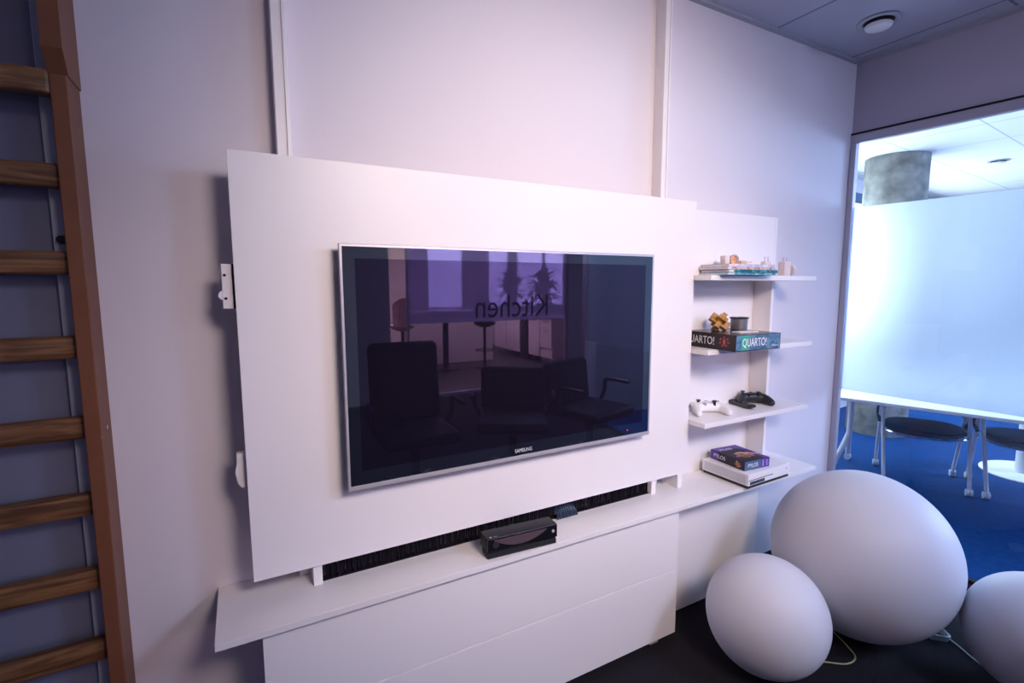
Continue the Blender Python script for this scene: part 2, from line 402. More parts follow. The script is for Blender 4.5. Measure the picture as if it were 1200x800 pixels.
for x in (-.5, .15, .80):
    for y in (-.20, -.04):
        bm = bmesh.new(); cyl(bm, .018, .018, 0, .006, 16, Matrix.Translation((x, y, 0))); cyl(bm, .009, .009, .006, .0305, 12, Matrix.Translation((x, y, 0))); link('foot', loc(bm, cab), M_chrome, cab, True)
bm = bmesh.new(); bx(bm, .755, .80, -.232, -.21, .012, .0295, .002); link('hinge_plate', loc(bm, cab), M_silver, cab)
cb2 = thing('side_cabinet', 'white shallow cabinet beside the low cabinet, behind the small globe', 'cabinet', (1.21, -.06, 0))
bm = bmesh.new(); bx(bm, .8842, 1.545, -.105, -.001, .012, .5570, .0005); link('body', loc(bm, cb2), M_lam, cb2)
bm = bmesh.new(); bx(bm, .8842, 1.545, -.1204, -.1052, .003, .5565, .0008); link('door', loc(bm, cb2), M_lam, cb2)
bm = bmesh.new(); bx(bm, .90, 1.53, -.10, -.01, 0, .0118); link('plinth', loc(bm, cb2), M_blackmatte, cb2)

# shelf unit
su = thing('shelf_unit', 'white wall shelf unit with three open shelves right of the television', 'shelf unit', (1.38, -.06, .5755))
bm = bmesh.new(); bx(bm, 1.028, 1.5605, -.03, -.0005, .5757, 1.7282); link('back_panel', loc(bm, su), M_lam, su)
bm = bmesh.new(); bx(bm, 1.561, 1.5794, -.1204, -.0005, .5757, 1.7282, .0006); link('upright', loc(bm, su), M_lam, su)
bm = bmesh.new(); bx(bm, 1.028, 1.5605, -.1204, -.0305, 1.4650, 1.7282, .0006); link('cover_panel', loc(bm, su), M_lam, su)
for zt in (1.4647, 1.167, .8674):
    bm = bmesh.new()
    bx(bm, 1.0305, 1.7335, -.2204, -.1208, zt-.0205, zt, .0008)
    bx(bm, 1.0305, 1.5605, -.1208, -.0305, zt-.0205, zt); bx(bm, 1.5798, 1.7335, -.1208, -.0008, zt-.0205, zt)
    link('shelf', loc(bm, su), M_lamtop, su)
S1, S2, S3, DZ = 1.4647, 1.167, .8674, .5755

# ------------------------------------------------------------------ sensor bar on the long shelf
kn = thing('camera_sensor_bar', 'black camera sensor bar with glossy front standing on the long shelf', 'camera sensor', (.0425, -.2472, DZ), -.0697)
bm = bmesh.new(); bx(bm, .002, .247, .004, .055, .0, .019, .003, 2); link('base', bm, M_blackmatte, kn, True)
bm = bmesh.new(); bx(bm, .10, .15, .012, .045, .019, .0245); link('neck', bm, M_blackmatte, kn)
bm = bmesh.new(); bx(bm, 0, .249, .0045, .062, .024, .068, .003, 2); link('body', bm, M_blackmatte, kn, True)
bm = bmesh.new(); bx(bm, .0015, .2475, .0, .0046, .0245, .0675, .0015, 2); link('front_glass', bm, M_gloss, kn)
bm = bmesh.new()
ol = [(.02+.19*i/24, .062) for i in range(25)] + [(.02+.19*(24-i)/24, .062-.030*math.sin(PI*(24-i)/24)**.8) for i in range(1, 24)]
prism(bm, ol, -.0008, .0002); link('lens_window', bm, pbr('smoked_lens_window', (.10, .07, .085), .15, .5), kn)
bm = bmesh.new(); cyl(bm, .011, .011, 0, .0012, 28, Matrix.Translation((.028, 0, .046)) @ Matrix.Rotation(PI/2, 4, 'X')); link('lens', bm, pbr('lens_glass', (.03, .03, .04), .1, .6), kn, True)
def ring(bm, r0, r1, y0, y1, M, n=24):
    lathe(bm, [(r0, y0), (r1, y0), (r1, y1), (r0, y1), (r0, y0)], n, M)
bm = bmesh.new()
ring(bm, .0032, .0046, 0, .001, Matrix.Translation((.232, 0, .048)) @ Matrix.Rotation(PI/2, 4, 'X')); bx(bm, .2305, .2335, -.001, 0, .0465, .0495); link('power_logo', bm, pbr('grey_white_logo', (.7, .7, .72), .4), kn)
bm = bmesh.new(); bx(bm, .012, .017, .008, .013, .0678, .0684); link('top_logo', bm, M_letter, kn)
bm = bmesh.new(); bx(bm, .024, .036, .0085, .0105, .0678, .0683); link('top_lettering', bm, M_trim, kn)
bm = bmesh.new(); tube(bm, [(.13, .062, .045), (.13, .085, .05), (.12, .115, .045), (.118, .15, .03)], .0022, 8); link('cable', bm, M_black, kn, True)

# cable bundle pushed through the brush strip
cbn = thing('cable_bundle', 'dark blue bundle of cables coming through the brush strip behind the sensor bar', 'cable bundle', (.42, -.118, DZ))
for i in range(9):
    t = i/8; bm = bmesh.new()
    tube(bm, [(-.035+.07*t, .03, .05), (-.036+.072*t, .0, .042-.012*abs(t-.5)), (-.038+.078*t, -.012, .022), (-.034+.083*t, -.010, .004)], .0042, 8)
    link('cable', bm, M_bluecable, cbn, True)

# ------------------------------------------------------------------ console + small game box
xb = thing('game_console', 'white game console with black base under the small purple game box', 'game console', (1.2291, -.2868, DZ), .0245)
bm = bmesh.new(); bx(bm, .003, .292, .003, .227, 0, .014, .002); link('black_base', bm, M_black, xb)
bm = bmesh.new(); bx(bm, 0, .295, 0, .23, .0135, .063, .0012, 2); link('shell', bm, M_white, xb)
bm = bmesh.new(); bx(bm, -.0007, .0003, .012, .218, .02, .057)   # dotted side grille
link('side_grille', bm, pbr('grille_white', (.62, .61, .64), .6, .3, noise=.35, nscale=420), xb)
bm = bmesh.new(); bx(bm, .004, .17, -.0008, .0004, .0345, .0372); link('disc_slot', bm, M_black, xb)
bm = bmesh.new(); bx(bm, .012, .112, -.0008, .0004, .017, .0305); link('front_port_panel', bm, pbr('dark_port_panel', (.03, .05, .08), .3, .5), xb)
bm = bmesh.new(); cyl(bm, .0035, .0035, 0, .001, 16, Matrix.Translation((.268, 0, .043)) @ Matrix.Rotation(PI/2, 4, 'X')); link('power_button', bm, M_trim, xb)
bm = bmesh.new(); bx(bm, .07, .15, .028, .033, .0629, .0635)
link('top_vent', bm, M_trim, xb)

def art(name, base, c2, c3, scale, thr=.55):
    """printed artwork: blotches of two further colours over a base"""
    m, nt, out = nodes(name); L = nt.links.new
    b = nt.nodes.new('ShaderNodeBsdfPrincipled'); b.inputs['Roughness'].default_value = .4
    tc = nt.nodes.new('ShaderNodeTexCoord'); n1 = nt.nodes.new('ShaderNodeTexNoise'); n1.inputs['Scale'].default_value = scale; n1.inputs['Detail'].default_value = 5
    L(tc.outputs['Object'], n1.inputs['Vector']); cr = nt.nodes.new('ShaderNodeValToRGB')
    cr.color_ramp.elements[0].position = thr-.12; cr.color_ramp.elements[0].color = (*base, 1)
    cr.color_ramp.elements[1].position = thr+.12; cr.color_ramp.elements[1].color = (*c3, 1)
    e = cr.color_ramp.elements.new(thr); e.color = (*c2, 1)
    L(n1.outputs['Fac'], cr.inputs['Fac']); L(cr.outputs['Color'], b.inputs['Base Color']); L(b.outputs[0], out.inputs['Surface'])
    return m
M_purple = pbr('purple_print', (.11, .045, .30), .4, .4)
M_violet = pbr('pale_violet_print', (.35, .30, .70), .4, .4)
M_dkbox = pbr('dark_card_box', (.020, .014, .03), .4, .4)
M_bluebox = pbr('slate_blue_print', (.07, .13, .26), .4, .4, noise=.2, nscale=60)
M_txt = pbr('white_print', (.85, .83, .88), .5, .3)
def disc_blob(bm, cx, cz, rx, rz, y0, y1, n=16, seed=0, rough=.25):
    r = random.Random(seed)
    prism(bm, [(cx+rx*(1+r.uniform(-rough, rough))*math.cos(2*PI*i/n), cz+rz*(1+r.uniform(-rough, rough))*math.sin(2*PI*i/n)) for i in range(n)], y0, y1)
LX, LY, HB = .152, .185, .041
py = thing('game_box', 'small purple and black game box lying on top of the white console', 'game box', (1.2504, -.2503, DZ+.0635), -.075)
bm = bmesh.new(); bx(bm, 0, LX, 0, LY, 0, HB, .0008); link('box', bm, M_dkbox, py)
SW = Matrix(((0, 1, 0, 0), (1, 0, 0, 0), (0, 0, 1, 0), (0, 0, 0, 1)))     # swaps x and y: prints on the left side
# front face (facing the room): slate blue with violet band
bm = bmesh.new(); bx(bm, .002, .098, -.0004, .0001, .002, HB-.002); link('front_print', bm, M_bluebox, py)
bm = bmesh.new(); bx(bm, .098, .150, -.0004, .0001, .002, HB-.002); link('front_band', bm, M_purple, py)
bm = bmesh.new(); bx(bm, .108, .116, -.0008, -.0003, .006, HB-.006); bx(bm, .132, .139, -.0008, -.0003, .007, HB-.007); link('front_stripe', bm, M_violet, py)
lettering('front_lettering', 'PYLOS', .025, M_txt, py, (.02, -.0004, .012), (1, 0, 0), (0, 0, 1), sx=.85)
bm = bmesh.new(); bx(bm, -.0004, .0001, .14, LY-.002, .002, HB-.002); link('side_band', bm, M_purple, py)
bm = bmesh.new(); disc_blob(bm, .035, .02, .016, .014, -.0007, 0, 14, 3); bmesh.ops.transform(bm, matrix=SW, verts=bm.verts); link('side_picture', bm, art('side_art', (.10, .03, .03), (.5, .16, .08), (.6, .35, .2), 120), py)
lettering('side_lettering', 'PYLOS', .024, M_txt, py, (-.0004, .166, .013), (0, -1, 0), (0, 0, 1), sx=.95)
# lid
bm = bmesh.new(); bx(bm, .002, LX-.002, .15, LY-.002, HB-.0001, HB+.0004); bx(bm, .125, LX-.002, .002, .15, HB-.0001, HB+.0004); link('lid_band', bm, M_purple, py)
t = bmesh.new(); disc_blob(t, .075, .07, .05, .035, 0, .0007, 18, 5, .3); bmesh.ops.transform(t, matrix=Matrix.Translation((0, 0, HB)) @ Matrix(((1, 0, 0, 0), (0, 0, 1, 0), (0, 1, 0, 0), (0, 0, 0, 1))), verts=t.verts)
link('lid_picture', t, art('lid_art', (.03, .02, .03), (.35, .10, .06), (.55, .38, .25), 70, .5), py)
lettering('lid_lettering', 'PYLOS', .026, M_letter, py, (.018, .142, HB), (1, 0, 0), (0, 1, 0), sx=.95)
bm = bmesh.new(); tube(bm, [(.06, .10, HB+.0006), (.145, .052, HB+.0006)], .0016, 6, False); link('lid_stripe', bm, M_letter, py)

# ------------------------------------------------------------------ large game box on the middle shelf
QX, QY, QH = .262, .262, .0645
qb = thing('game_box', 'large flat game box on the middle shelf under a wooden puzzle', 'game box', (1.0824, -.305, S2), -.046)
M_qdark = pbr('brown_black_print', (.028, .018, .020), .45, .4)
M_qtop = pbr('dark_lid', (.035, .025, .035), .22, .5)
bm = bmesh.new(); bx(bm, .001, QX-.001, .001, QY-.001, 0, .012); bx(bm, 0, QX, 0, QY, .003, QH, .0012); link('box', bm, M_qdark, qb)
bm = bmesh.new(); bx(bm, .004, QX-.004, .004, QY-.004, QH-.0002, QH+.0003); link('lid_print', bm, M_qtop, qb)
M_qblue = art('blue_marbled_print', (.035, .085, .16), (.07, .16, .27), (.13, .26, .36), 45, .5)
bm = bmesh.new(); bx(bm, .003, QX-.003, -.0004, .0002, .004, QH-.002); link('front_print', bm, M_qblue, qb)
bm = bmesh.new(); bx(bm, .030, .074, -.0008, -.0003, .004, QH-.002); link('front_green_band', bm, pbr('teal_green_print', (.04, .36, .27), .4, .4), qb)
lettering('front_lettering', 'QUARTO!', .046, M_txt, qb, (.036, -.0009, .0185), (1, 0, 0), (0, 0, 1), sx=.68)
bm = bmesh.new(); tube(bm, [(.208, -.0007, .014), (.214, -.0007, .021), (.217, -.0007, .013), (.224, -.0007, .018), (.230, -.0007, .013), (.236, -.0007, .017), (.246, -.0007, .014)], .0009, 6); link('front_scribble', bm, M_txt, qb)
lettering('side_lettering', 'QUARTO!', .046, M_txt, qb, (-.0004, .2605, .0185), (0, -1, 0), (0, 0, 1), sx=.775)
bm = bmesh.new()
for k in range(7):
    a = k*.9-1.2; disc_blob(bm, .054+.020*math.cos(a), .035+.017*math.sin(a), .006, .005, -.0007, 0, 9, k)
bmesh.ops.transform(bm, matrix=SW, verts=bm.verts); link('side_emblem', bm, pbr('dark_red_print', (.30, .03, .04), .4), qb)
bm = bmesh.new(); disc_blob(bm, .054, .032, .007, .012, -.0007, 0, 9, 21); bmesh.ops.transform(bm, matrix=SW, verts=bm.verts); link('side_flame', bm, pbr('orange_red_print', (.60, .10, .06), .4), qb)
LT = S2+QH+.0004
# six-piece burr puzzle
bu = thing('burr_puzzle', 'interlocking wooden burr puzzle on top of the large game box', 'puzzle', (1.222, -.115, LT+.036), .75)
Mb = Matrix.Rotation(.62, 4, 'X') @ Matrix.Rotation(.6155, 4, 'Y')
L2, w2 = .042, .0098
for ax in range(3):
    for s in (-1, 1):
        bm = bmesh.new()
        o = [0, 0, 0]; o[(ax+1) % 3] = s*w2
        h = [w2*.98]*3; h[ax] = L2
        bx(bm, o[0]-h[0], o[0]+h[0], o[1]-h[1], o[1]+h[1], o[2]-h[2], o[2]+h[2], .0012)
        link('stick', bm, M_burr, bu)
bu.rotation_euler = (Matrix.Rotation(.75, 4, 'Z') @ Mb).to_euler()
tn = thing('tin', 'round dark grey tin with open rim on the large game box beside the wooden puzzle', 'tin', (1.345, -.120, LT))
bm = bmesh.new(); lathe(bm, [(0, 0), (.034, 0), (.0345, .001), (.036, .045), (.0385, .047), (.0385, .051), (.0365, .052), (.034, .046), (.033, .003), (0, .003)], 40); link('body', bm, M_grey, tn, True)
bm = bmesh.new(); lathe(bm, [(.0385, .0465), (.0395, .048), (.0395, .0515), (.037, .0525)], 40); link('rim', bm, M_black, tn, True)
cd = thing('card', 'white paper slip lying at the front edge of the large game box lid', 'card', (1.228, -.238, LT), -.05)
bm = bmesh.new(); bx(bm, -.055, .055, -.02, .02, 0, .0045, .0006); link('sheet', bm, M_paper, cd)

# ------------------------------------------------------------------ controllers and remote on the lower shelf
def controller(name, label, mat, accent, loc_, rz):
    t = thing(name, label, 'game controller', loc_, rz)
    P = [(0, 0, .030), (.038, .002, .031), (-.038, .002, .031), (.058, -.006, .028), (-.058, -.006, .028),
         (.068, -.040, .020), (-.068, -.040, .020), (.070, -.068, .0135), (-.070, -.068, .0135), (0, .020, .031), (.036, .024, .031), (-.036, .024, .031)]
    E = [(0, 1), (0, 2), (1, 3), (2, 4), (3, 5), (4, 6), (5, 7), (6, 8), (0, 9), (9, 10), (9, 11)]
    R = [.024, .024, .024, .024, .024, .0195, .0195, .013, .013, .018, .016, .016]
    body = skin('body', P, E, R, mat, t)
    zs = [v.co.z for v in body.data.vertices]; zm = min(zs)
    body.location.z = -zm
    top = max(zs)-zm
    for sx, yy in ((-.040, .010), (.022, -.014)):
        bm = bmesh.new(); cyl(bm, .006, .006, top-.014, top+.004, 14, Matrix.Translation((sx, yy, 0))); lathe(bm, [(0, top+.003), (.009, top+.003), (.010, top+.006), (.009, top+.008), (.005, top+.0065), (0, top+.0065)], 20, Matrix.Translation((sx, yy, 0)))
        link('thumbstick', bm, M_black, t, True)
    bm = bmesh.new()
    for dx, dy in ((.009, 0), (-.009, 0), (0, .009), (0, -.009)): cyl(bm, .0042, .004, top-.012, top+.0005, 12, Matrix.Translation((.043+dx, .010+dy, 0)))
    link('buttons', bm, accent, t, True)
    bm = bmesh.new(); bx(bm, -.031, -.013, -.016, -.010, top-.013, top-.001, .001); bx(bm, -.025, -.019, -.022, -.004, top-.013, top-.001, .001); link('direction_pad', bm, accent, t)
    bm = bmesh.new(); cyl(bm, .007, .007, top-.008, top+.0005, 18, Matrix.Translation((0, .017, 0))); link('home_button', bm, accent, t, True)
    for s in (-1, 1):
        bm = bmesh.new(); bx(bm, s*.045-.017, s*.045+.017, .026, .044, .026, .040, .005, 2); link('shoulder_button', bm, mat, t, True)
    return t
controller('game_controller', 'white game controller with black thumbsticks on the lower shelf', M_white, M_trim, (1.185, -.105, S3), -.38)
controller('game_controller', 'black game controller on the lower shelf by the upright', M_black, M_blackmatte, (1.515, -.082, S3), -.52)
rm = thing('remote_control', 'long black remote control lying in front of the black controller', 'remote control', (1.425, -.085, S3), -.20)
bm = bmesh.new()
n = 14; rings = []
for i in range(n+1):
    t = i/n; yy = .085-.17*t; zc = .013+.008*(2*t-1)**2; w = .0175+.005*t; hh = .0075+.0015*t
    k = .55 if i in (0, n) else 1
    rings.append([bm.verts.new((w*k*math.copysign(abs(math.cos(a))**.6, math.cos(a)), yy, zc+hh*k*math.copysign(abs(math.sin(a))**.6, math.sin(a)))) for a in [2*PI*q/16 for q in range(16)]])
for A, B in zip(rings, rings[1:]):
    for q in range(16): bm.faces.new([A[q], A[(q+1) % 16], B[(q+1) % 16], B[q]])
bm.faces.new(rings[0]); bm.faces.new(rings[-1])
zmn = min(v.co.z for v in bm.verts); bmesh.ops.translate(bm, verts=bm.verts, vec=(0, 0, -zmn))
link('body', bm, M_black, rm, True)
bm = bmesh.new()
for i in range(5):
    for j in (-1, 0, 1): cyl(bm, .0028, .0028, .015, .0200, 10, Matrix.Translation((j*.009, -.035+i*.018, 0)))
link('buttons', bm, M_blackmatte, rm, True)

# ------------------------------------------------------------------ top shelf: magazines, adapters
M_teal = art('teal_print', (.005, .07, .10), (.01, .17, .20), (.15, .38, .38), 60, .56)
M_lav = art('lavender_print', (.45, .42, .58), (.60, .56, .68), (.72, .70, .80), 40, .5)
M_mix = art('mixed_cover_print', (.55, .50, .52), (.65, .30, .12), (.10, .06, .08), 70, .56)
M_aqua = art('aqua_print', (.02, .20, .24), (.12, .38, .44), (.60, .68, .76), 50, .55)
z = S1+.0005
def magazine(label, mat, th, dx, dy, rz, wx=.297, wy=.135, lift=0.):
    global z
    t = thing('magazine', label, 'magazine', (1.092+dx, -.250+dy, z), rz, 'magazines on the top shelf')
    def sheet(z0, z1, inset, nm, mt):
        bm = bmesh.new(); n = 16; rows = []
        for i in range(n+1):
            s = i/n; xx = inset+(wx-2*inset)*s
            b = lift*math.exp(-((s-.0)/.16)**2)
            rows.append([bm.verts.new((xx, y, zz+b)) for y, zz in ((inset, z0), (wy-inset, z0), (wy-inset, z1), (inset, z1))])
        for A, B in zip(rows, rows[1:]):
            for q in range(4): bm.faces.new([A[q], B[q], B[(q+1) % 4], A[(q+1) % 4]])
        bm.faces.new(rows[0]); bm.faces.new(rows[-1][::-1])
        return link(nm, bm, mt, t, True)
    sheet(.0008, th-.0008, .0012, 'pages', M_paper)
    sheet(th-.0012, th, 0, 'front_cover', mat); sheet(0, .0012, 0, 'back_cover', mat)
    # printed spine along the front
    bm = bmesh.new(); bx(bm, .028, wx, -.0006, .0004, .0002, th-.0002); link('spine', bm, mat, t)
    z += th+.0002
magazine('aqua and white magazine at the bottom of the stack on the top shelf', M_aqua, .0085, -.016, -.011, .004)
magazine('dark teal magazine second from the bottom of the stack on the top shelf', M_teal, .0125, -.012, -.013, -.006)
magazine('magazine with orange and black specks just above the dark teal magazine', M_mix, .0100, -.020, -.012, .006)
magazine('pale lavender magazine on top of the stack on the top shelf', M_lav, .0105, -.014, -.012, -.004)
MT = z
M_peach = pbr('peach_plastic', (.66, .42, .30), .4, .4); M_beige = pbr('beige_plastic', (.72, .62, .60), .4, .4)
ad = thing('socket_adapter', 'round beige socket adapter lying on the magazine stack', 'adapter', (1.178, -.205, MT+.0195), -.25)
Rf = Matrix.Rotation(PI/2, 4, 'X')
bm = bmesh.new(); lathe(bm, [(0, -.040), (.014, -.040), (.0185, -.02), (.0190, 0), (.0195, .005), (.017, .006), (.0155, -.006), (0, -.006)], 32, Rf); link('body', bm, M_beige, ad, True)
bm = bmesh.new(); lathe(bm, [(0, -.0058), (.0152, -.0058), (.0152, -.0045), (0, -.0045)], 28, Rf); link('socket_face', bm, pbr('orange_socket_face', (.75, .36, .16), .4), ad, True)
for s in (-1, 1):
    bm = bmesh.new(); cyl(bm, .0022, .0022, -.0045, -.0036, 10, Matrix.Translation((s*.007, 0, 0)) @ Rf); link('socket_hole', bm, M_black, ad)
bm = bmesh.new(); bx(bm, -.042, -.0195, -.004, .03, -.0175, .017, .003, 2); link('side_block', bm, M_beige, ad, True)
bm = bmesh.new(); ring(bm, .0192, .0206, .001, .006, Rf, 32); link('rim', bm, pbr('mauve_rim', (.22, .13, .20), .4), ad, True)
pg = thing('cable_plug', 'small peach plug lying beside the round socket adapter on the magazines', 'plug', (1.243, -.20, MT+.0085), -.1)
bm = bmesh.new(); bx(bm, -.020, .012, -.010, .010, -.0083, .0085, .004, 2); link('body', bm, M_peach, pg, True)
bm = bmesh.new(); tube(bm, [(.012, 0, 0), (.03, -.003, .003), (.045, -.004, .004)], .0035, 10); link('lead', bm, M_beige, pg, True)
def charger(label, loc_, rz, w, d, h, group=None):
    t = thing('charger_plug', label, 'charger', loc_, rz)
    bm = bmesh.new(); bx(bm, -w/2, w/2, -d/2, d/2, 0, h, .003, 2); link('body', bm, M_beige, t, True)
    for s in (-1, 1):
        bm = bmesh.new(); cyl(bm, .0022, .0022, h-.001, h+.019, 12, Matrix.Translation((s*.0095, 0, 0))); link('pin', bm, M_chrome, t, True)
    return t
charger('small charger with two pins up standing on the right end of the magazines', (1.372, -.215, MT), -.1, .036, .026, .017)
charger('tall beige charger with two pins on the bare right end of the top shelf', (1.530, -.195, S1), -.1, .040, .034, .062)
dc = thing('adapter_disc', 'round pale adapter standing on edge beside the tall charger', 'adapter', (1.582, -.19, S1+.0265), .5)
bm = bmesh.new(); lathe(bm, [(0, -.012), (.020, -.012), (.026, -.008), (.0265, .006), (.024, .010), (.015, .011), (.012, .007), (0, .007)], 32, Matrix.Rotation(.9, 4, 'Z') @ Rf); link('body', bm, M_beige, dc, True)
bm = bmesh.new(); cyl(bm, .004, .004, .007, .013, 12, Matrix.Rotation(.9, 4, 'Z') @ Rf); link('screw', bm, M_chrome, dc, True)

# ------------------------------------------------------------------ globe lamps
def globe(label, c, r, fit):
    t = thing('globe_lamp', label, 'globe lamp', (c[0], c[1], 0))
    bm = bmesh.new(); bmesh.ops.create_uvsphere(bm, u_segments=96, v_segments=64, radius=r)
    for v in bm.verts:
        v.co.z += r
        if v.co.z < .006: v.co.z = .006
    link('globe', bm, M_ball, t, 'all')
    bm = bmesh.new(); cyl(bm, .075*r/.3, .07*r/.3, 0, .012, 32); link('base_plug', bm, M_trim, t, True)
    return t
globe('largest white globe lamp standing in the glass corner', (1.6007, -.5471), .329, 0)
globe('small white globe lamp nearest the side cabinet', (1.0649, -.5025), .209, 0)
globe('white globe lamp cut off at the right edge of the photo', (1.7825, -1.0392), .209, 0)
def flat_cord(name, label, pts, r, mat):
    bm = bmesh.new(); tube(bm, pts, r, 8); o = link(name, bm, mat, None, True); return tag(o, label, 'cord')
flat_cord('lamp_cord', 'yellow green cord looping on the floor between the small and the largest globe', [(1.20, -.56, .004), (1.279, -.604, .004), (1.345, -.652, .004), (1.41, -.650, .004), (1.445, -.605, .004), (1.466, -.566, .004), (1.49, -.52, .004), (1.53, -.49, .004)], .0028, M_cord)
def coil(cx, cy):
    t = thing('coiled_cord', 'pale cord coiled on the floor between the largest globe and the right globe', 'cord', (cx, cy, 0))
    bm = bmesh.new(); pts = []
    for i in range(61):
        a = 2*PI*i/12; k = i/60
        pts.append(((.034+.004*math.sin(a*3))*math.cos(a), (.028+.006*k)*math.sin(a), .006+.022*k+.004*math.sin(a*2)))
    tube(bm, pts, .0032, 8, True, 3); link('coil', bm, M_cordb, t, True)
    bm = bmesh.new(); tube(bm, [(.03, -.01, .008), (.01, -.06, .004), (-.02, -.11, .004), (-.04, -.15, .004), (-.045, -.19, .004)], .0026, 8); link('lead', bm, M_cordb, t, True)
coil(1.822, -.752)

# ceiling vent in this room, and its twin in the office
vn = thing('ceiling_vent', 'round white vent in the ceiling of this room near the corner', 'ceiling vent', (1.985, -.275, CEIL))
bm = bmesh.new(); lathe(bm, [(.058, -.001), (.082, -.001), (.084, -.004), (.080, -.008), (.060, -.006), (.058, -.001)], 48); link('flange', bm, M_trim, vn, True)
bm = bmesh.new(); lathe(bm, [(0, -.0005), (.0585, -.0005), (.0585, -.002), (0, -.002)], 40); link('throat', bm, M_black, vn, True)
bm = bmesh.new(); lathe(bm, [(0, -.016), (.050, -.016), (.054, -.020), (.048, -.030), (.030, -.036), (.0, -.037)], 48); cyl(bm, .008, .008, -.017, -.001, 12); link('valve_disc', bm, M_white, vn, True)
v2 = copy_tree(vn); tag(v2, 'round white vent in the ceiling of the office behind the glass', 'ceiling vent'); v2.location = (5.815, .50, CEIL)

# ------------------------------------------------------------------ office behind the glass
o = fr(box('wall_office', .1, 7.2, 1.28, 1.38, 0, .85, M_wall)); struct(o); o.name = 'wall_back.001'
o = fr(box('wall_back.002', .1, 7.2, 1.28, 1.38, 2.44, CEIL, M_wall)); struct(o)
o = fr(box('wall_back.003', .1, .35, 1.28, 1.38, .85, 2.44, M_wall)); struct(o)
o = fr(box('wall_back.004', 5.4, 7.2, 1.28, 1.38, .85, 2.44, M_wall)); struct(o)
o = fr(box('wall_right.001', 7.1, 7.2, -3.1, 1.28, 0, CEIL, pbr('far_wall_paint', (.55, .60, .70), .8, .2))); struct(o)
o = fr(box('wall_front', .1, 7.2, -3.2, -3.1, 0, CEIL, pbr('grey_blue_side_wall', (.25, .28, .36), .8, .2))); struct(o)
w2_ = struct(empty('window_2', O2, PSI))
M_sky2 = emis('daylight_window', (.70, .87, 1.0), 9.0)
bm = bmesh.new(); bx(bm, .35, 5.4, 1.345, 1.35, .85, 2.44); link('daylight', bm, M_sky2, w2_)
bm = bmesh.new(); frame(bm, .35, 5.4, .85, 2.44, .40, 5.35, .90, 2.39, 1.30, 1.34); bx(bm, 1.45, 1.50, 1.30, 1.34, .9, 2.39); bx(bm, 2.58, 2.63, 1.30, 1.34, .9, 2.39); bx(bm, 3.9, 3.95, 1.30, 1.34, .9, 2.39); link('window_frame', bm, M_whitemetal, w2_)
bl = thing('roller_blind', 'dark blue rolled blind above the office window behind the glass', 'blind', tuple(O2), PSI)
bm = bmesh.new(); bx(bm, .34, 5.41, 1.21, 1.275, 2.31, 2.42, .008, 2); link('cassette', bm, pbr('navy_blind', (.03, .08, .18), .5), bl)
bm = bmesh.new(); bx(bm, .36, 5.39, 1.24, 1.25, 2.255, 2.275, .002); link('bottom_bar', bm, M_whitemetal, bl)
cl = tag(link('concrete_column', (lambda b: (cyl(b, .245, .245, 0, CEIL-.002, 64), b)[1])(bmesh.new()), M_concrete, None, True), 'round bare concrete column in the office behind the glass', 'column'); cl.location = (4.83, .90, 0)

# table and chairs under the film
tb = thing('office_table', 'white office table with bent legs on castors behind the glass', 'table', (3.032, .15, 0), .309)
ZT = .66
bm = bmesh.new(); bx(bm, .0, 1.05, -1.55, .36, ZT-.022, ZT, .004, 2)
link('tabletop', bm, M_whitemetal, tb)
def castor(bm, x, y):
    for s in (-1, 1): cyl(bm, .024, .024, -.008, .008, 18, Matrix.Translation((x+s*.010, y, .024)) @ Rx)
    cyl(bm, .009, .009, .02, .07, 10, Matrix.Translation((x, y, 0)))
def bent_leg(px_, py_, qx, qy, nm='leg'):
    bm = bmesh.new()
    tube(bm, [(px_, py_, ZT-.02), (px_, py_, .36), (px_+(qx-px_)*.12, py_+(qy-py_)*.12, .29), (qx, qy, .055)], .019, 12, True, 6)
    castor(bm, qx, qy)
    return link(nm, bm, M_whitemetal, tb, True)
inv = (Matrix.Translation(tb.location) @ Matrix.Rotation(tb.rotation_euler.z, 4, 'Z')).inverted()
def TL(x, y): v = inv @ Vector((x, y, 0)); return v.x, v.y
a = TL(3.36, .40); b = TL(3.395, .50)
bent_leg(a[0], a[1], b[0]-.13, b[1])
a = TL(3.60, .52); bent_leg(a[0], a[1], a[0]+.14, a[1]+.02)
bent_leg(.36, -1.42, .22, -1.42); bent_leg(.62, -1.42, .76, -1.42)
bm = bmesh.new(); bx(bm, .30, .74, .17, .21, ZT-.06, ZT-.023); bx(bm, .30, .74, -1.44, -1.40, ZT-.06, ZT-.023); bx(bm, .47, .52, -1.42, .19, ZT-.055, ZT-.023); link('under_frame', bm, M_whitemetal, tb)
